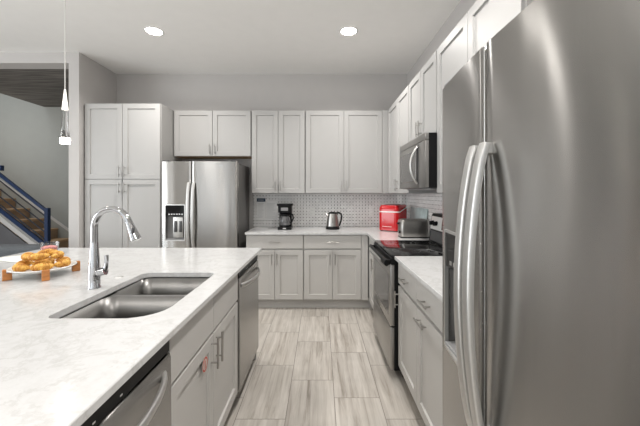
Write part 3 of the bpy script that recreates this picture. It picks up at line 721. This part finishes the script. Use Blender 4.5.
# board added in place of an unidentified pale blue patch on the right backsplash
t = MB().box(-0.0035, 0.0035, -0.34, 0.31, 0, 0.285, 0.003, 2).build('stand_in_board', M['pale_gloss'])
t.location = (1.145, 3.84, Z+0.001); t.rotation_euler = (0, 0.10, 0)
tag(t, 'pale blue stand-in board leaning on the backsplash behind the toaster', 'board')

# ------------------------------------------------------------ notices and outlets
YW = WY-0.0085
def notice(label, x0, x1, z0, z1, header):
    t = empty('paper_notice', label, 'notice', ((x0+x1)/2, YW, z0))
    hw = (x1-x0)/2; hh = z1-z0
    MB().box(-hw, hw, -0.0015, 0, 0, hh).build('sheet', M['paper'], t, smooth=False)
    if header:
        hd = MB().box(-hw, hw, -0.0022, -0.0014, hh-0.048, hh).build('header_band', M['navy'], t, smooth=False); hd['label'] = 'dark navy header band'
        b = MB()
        for k in range(6): b.box(-hw+0.018+k*0.013, -hw+0.027+k*0.013, -0.0026, -0.0021, hh-0.030, hh-0.019)
        b.build('heading_text', M['ink'], hd, smooth=False)
    b = MB(); rr_ = random.Random(3)
    zt_ = hh-(0.07 if header else 0.03)
    while zt_ > 0.02:
        x = -hw+0.012; e = hw-0.012-rr_.random()*hw*0.6
        b.box(x, e, -0.0021, -0.0014, zt_-0.003, zt_); zt_ -= 0.016
    b.build('printed_lines', M['ink'], t, smooth=False)
notice('white printed notice with a navy header on the tiled backsplash', -0.873, -0.755, 1.015, 1.305, True)
notice('plain white printed sheet behind the coffee maker', -0.745, -0.60, 1.005, 1.265, False)
def outlet(label, x):
    t = empty('wall_outlet', label, 'outlet', (x, YW, 1.115), 0, 'outlets on the back wall')
    MB().box(-0.036, 0.036, -0.006, 0, -0.057, 0.057, 0.002, 2).build('cover_plate', M['white'], t)
    for s in (-1, 1):
        f = MB().prism(rrect(-0.017, 0.017, s*0.024-0.014, s*0.024+0.014, 0.010, 4), -0.0075, -0.005, 'y').build('receptacle', M['ceramic'], t)
        MB().box(-0.008, -0.006, -0.0079, -0.007, s*0.024-0.004, s*0.024+0.006).box(0.006, 0.008, -0.0079, -0.007, s*0.024-0.004, s*0.024+0.006).build('slots', M['dark'], f, smooth=False)
outlet('white wall outlet between the coffee maker and the kettle', -0.115)
outlet('white wall outlet between the kettle and the red ice maker', 0.70)

# ------------------------------------------------------------ downlights and pendant
names = ['round recessed ceiling light left, over the island end', 'round recessed ceiling light right, over the aisle']
for i, (x, y) in enumerate(CANS):
    lab = names[i] if i < 2 else 'round recessed ceiling light outside the view'
    t = empty('recessed_light', lab, 'ceiling light', (x, y, CEIL), 0, 'recessed ceiling lights')
    MB().lathe([(0.075, -0.001), (0.078, -0.006), (0.092, -0.004), (0.095, 0.0)], seg=36).build('trim_ring', M['white'], t)
    MB().lathe([(0, -0.0025), (0.0755, -0.0025)], seg=36).build('lens', M['canglow'], t)
    l = bpy.data.lights.new('downlight', 'AREA'); l.shape = 'DISK'; l.size = 0.15; l.energy = CAN_W; l.color = (1.0, 0.965, 0.93); l.spread = math.radians(142)
    o = bpy.data.objects.new('downlight', l); COL.objects.link(o); o.location = (0, 0, -0.008); o.parent = t
PX, PY = -1.437, 1.80
t = empty('pendant_light', 'slim glass pendant lamp hanging over the island', 'pendant lamp', (PX, PY, CEIL))
MB().lathe([(0, 0), (0.06, 0), (0.06, -0.012), (0.02, -0.022), (0, -0.022)]).build('canopy', M['white'], t)
zc = 1.955-CEIL
MB().cyl((0, 0, -0.02), (0, 0, zc), 0.0028, seg=8).build('cord', M['cord'], t)
MB().lathe([(0, 0.002), (0.004, 0), (0.007, -0.03), (0.0155, -0.115), (0, -0.115)], (0, 0, zc)).build('socket_cone', M['lampcone'], t)
MB().lathe([(0.013, -0.116), (0.013, -0.15), (0.016, -0.21), (0.021, -0.270), (0.0205, -0.272), (0.014, -0.22), (0.010, -0.15), (0.010, -0.116)], (0, 0, zc)).build('glass_tube', M['glass'], t)
MB().lathe([(0, -0.273), (0.022, -0.273), (0.024, -0.277), (0.024, -0.300), (0.021, -0.305), (0, -0.305)], (0, 0, zc)).build('lit_diffuser', M['lampglow'], t)

# ------------------------------------------------------------ stairs
FY = 4.93; SL = 0.165/0.2345
t = empty('staircase', 'oak staircase rising left behind the blue railing', 'staircase', (-4.35, FY, 0))
XO = -0.31
for k in range(-3, 10):
    z = 0.758+0.176*k; x = XO-0.25*k
    MB().box(x-0.278, x+0.012, 0.03, 0.745, z-0.035, z, 0.004, 1).build('tread', M['tread'], t)
    MB().box(x-0.010, x, 0.03, 0.745, max(0.0005, z-0.176), z-0.0355).build('riser', M['riser'], t, smooth=False)
def band(dz0, dz1, xa, xb, y0, y1, zref=0.63, xref=0.10):
    f = lambda x, d: zref+d-(x-xref)*0.78
    return MB().prism([(xa, f(xa, dz0)), (xb, f(xb, dz0)), (xb, f(xb, dz1)), (xa, f(xa, dz1))], y0, y1, 'y')
# local x of newel = 0.17
band(-0.075, -0.03, -2.2, 0.13, 0.0, 0.03, 0.585, 0.13).build('white_stringer', M['wall_white'], t, smooth=False)
band(-0.20, -0.115, -2.2, 0.13, -0.005, 0.03, 0.585, 0.13).build('skirt_moulding', M['wall_white'], t, smooth=False)
band(-0.115, -0.075, -2.2, 0.13, 0.005, 0.03, 0.585, 0.13).build('groove_strip', M['gap'], t, smooth=False)
MB().prism([(-2.2, 0.0005), (0.13, 0.0005), (0.13, 0.345), (-2.2, 0.345+2.33*0.78)], 0.006, 0.029, 'y').build('side_panel', M['stairpanel'], t, smooth=False)
MB().prism([(-1.6, 1.765), (0.80, 0.037), (0.80, 0.089), (-1.6, 1.817)], 0.736, 0.747, 'y').build('wall_skirting', M['wall_white'], t, smooth=False)
t = empty('stair_railing', 'navy blue metal stair railing with thin dark bars', 'railing', (-4.18, FY-0.025, 0))
MB().box(-0.028, 0.028, -0.035, 0.023, 0.0005, 1.15, 0.003, 1).build('newel_post', M['rail'], t)
def bar(z0, r0, r1, nm, m, xa=-2.0):
    return MB().prism([(xa, z0-r0-xa*0.78-0.035*0.78), (-0.035, z0-r0), (-0.035, z0+r1), (xa, z0+r1-xa*0.78-0.035*0.78)], -0.025, 0.012, 'y').build(nm, m, t, smooth=False)
bar(1.125, 0.03, 0.022, 'handrail', M['rail'])
bar(0.585, 0.035, 0.03, 'bottom_rail', M['rail'])
for z in (1.02, 0.895, 0.775, 0.655):
    MB().tube([(-2.0, -0.006, z+1.965*0.78), (-0.03, -0.006, z)], 0.010, seg=8).build('rail_bar', M['darkbar'], t)
MB().box(-0.75, -0.685, -0.035, 0.02, 1.72, 1.80, 0.003, 1).build('bracket', M['rail'], t)

# ------------------------------------------------------------ sofa
t = empty('sofa', 'dark grey upholstered sofa back seen beyond the island', 'sofa', (-3.65, 3.15, 0))
MB().box(-0.88, 0.88, -0.02, 0.20, 0.30, 0.848, 0.05, 4).build('backrest', M['sofa'], t)
MB().box(-0.88, 0.88, -0.75, 0.10, 0.12, 0.36, 0.03, 3).build('seat_base', M['sofa'], t)
for s in (-1, 1): MB().box(s*0.80-0.09, s*0.80+0.09, -0.75, 0.05, 0.14, 0.60, 0.04, 3).build('armrest', M['sofa'], t)
for s in (-1, 1): MB().box(s*0.355-0.345, s*0.355+0.345, -0.74, -0.03, 0.36, 0.48, 0.04, 3).build('seat_cushion', M['sofa'], t)
for sx, sy in itertools.product((-1, 1), (-0.68, 0.12)): MB().cyl((sx*0.8, sy, 0.0005), (sx*0.8, sy, 0.13), 0.02).build('leg', M['black'], t)

# ------------------------------------------------------------ serving tray and pastries
TX, TY = -1.545, 1.785
t = empty('serving_tray', 'round white ceramic serving dish on four wooden feet', 'serving dish', (TX, TY, Z))
tp = MB().lathe([(0, 0.030), (0.10, 0.031), (0.130, 0.038), (0.146, 0.047), (0.150, 0.051), (0.148, 0.054), (0.142, 0.053), (0.127, 0.044), (0.10, 0.038), (0, 0.037)], seg=56).build('dish', M['ceramic'], t)
for a in (-0.80, 0.80, 2.36, -2.36):
    x, y = 0.148*math.cos(a), 0.148*math.sin(a)
    m = Matrix.Translation((x, y, 0)) @ Matrix.Rotation(a, 4, 'Z')
    f = MB()
    f.box(-0.022, 0.004, -0.016, 0.016, 0, 0.036, 0.002, 1, mtx=m).box(0.0, 0.016, -0.016, 0.016, 0, 0.056, 0.002, 1, mtx=m)
    f.build('foot', M['acacia'], t)['label'] = 'orange brown wooden foot'
def croissant_mesh():
    b = MB(); n = 42; pts = []; rs = []
    for k in range(n+1):
        u = k/n; a = -1.15+2.3*u
        pts.append((0.050*math.sin(a), 0.050*math.cos(a)-0.036, 0))
        e = math.sin(PI*u)**0.75; seg = (u*7) % 1.0; seg = seg if seg > 0 else 0.5 if 0 < u < 1 else 0
        rs.append(0.004+0.0245*e*(0.66+0.34*math.sin(PI*seg)))
    b.tube(pts, rs, seg=16, flat=(1.0, 0.85))
    return b
CR = []
LOW = ['golden croissant at the right end of the dish, lower layer', 'golden croissant at the back right of the dish, lower layer',
       'golden croissant at the back left of the dish, lower layer', 'golden croissant at the left end of the dish, lower layer',
       'golden croissant at the front left of the dish, lower layer', 'golden croissant at the front right of the dish, lower layer']
for k in range(6):
    a = k*PI/3+0.12
    CR.append((0.092*math.cos(a), 0.092*math.sin(a), 0.064, a-PI/2, 0.0, LOW[k]))
CR.append((0.0, 0.0, 0.066, 0.4, 0.0, 'golden croissant hidden under the middle of the pile'))
UP = ['golden croissant on top of the pile, toward the right foot', 'golden croissant on top of the pile, toward the pink sweets',
      'golden croissant on top of the pile, toward the napkin', 'golden croissant on top of the pile, nearest the camera']
for k in range(4):
    a = k*PI/2+0.35
    CR.append((0.056*math.cos(a), 0.056*math.sin(a), 0.108+0.006*(k % 2), a-PI/2+0.1, 0.08, UP[k]))
proto = None
for (x, y, z, rz, tl, lab) in CR:
    if proto is None:
        o = croissant_mesh().build('croissant', M['pastry']); proto = o
    else:
        o = proto.copy(); COL.objects.link(o)
    o.location = (TX+x, TY+y, Z+z); o.rotation_euler = (tl, tl*0.6, rz)
    sc = 0.94+0.05*math.sin(x*70+y*31); o.scale = (sc, sc, sc)
    tag(o, lab, 'croissant', 'croissants on the serving dish')
# glass dish
t = empty('glass_dish', 'small clear glass dish of pink sweets behind the croissants', 'dish', (-2.05, 2.42, Z))
t.scale = (1.1, 1.1, 1.15)
MB().lathe([(0, 0), (0.040, 0), (0.043, 0.004), (0.055, 0.075), (0.0515, 0.075), (0.041, 0.008), (0, 0.008)], seg=32).build('dish', M['glass'], t)
MB().lathe([(0, 0.009), (0.038, 0.009), (0.046, 0.046), (0.03, 0.054), (0, 0.057)], seg=24).build('sweets', M['pink'], t)
# napkin
b = MB(); nx, ny = 26, 14; g = {}
rn = random.Random(5)
for i in range(nx+1):
    for j in range(ny+1):
        u, v = i/nx, j/ny
        z = 0.004+0.020*(math.sin(PI*u)*math.sin(PI*v))**0.5*(0.5+0.5*math.sin(5.3*u+2*v+0.8)**2)+0.004*math.sin(17*u+9*v)*math.sin(PI*u)*math.sin(PI*v)
        g[i, j] = b.b.verts.new((-0.16+0.34*u+0.03*v, -0.10+0.20*v+0.02*math.sin(6*u), z))
for i in range(nx):
    for j in range(ny): b.b.faces.new((g[i, j], g[i+1, j], g[i+1, j+1], g[i, j+1]))
o = b.build('napkin', M['linen']); o.location = (-2.09, 2.22, Z); md = o.modifiers.new('s', 'SOLIDIFY'); md.thickness = 0.003; md.offset = -1
tag(o, 'crumpled white cloth napkin at the left edge of the island', 'napkin')
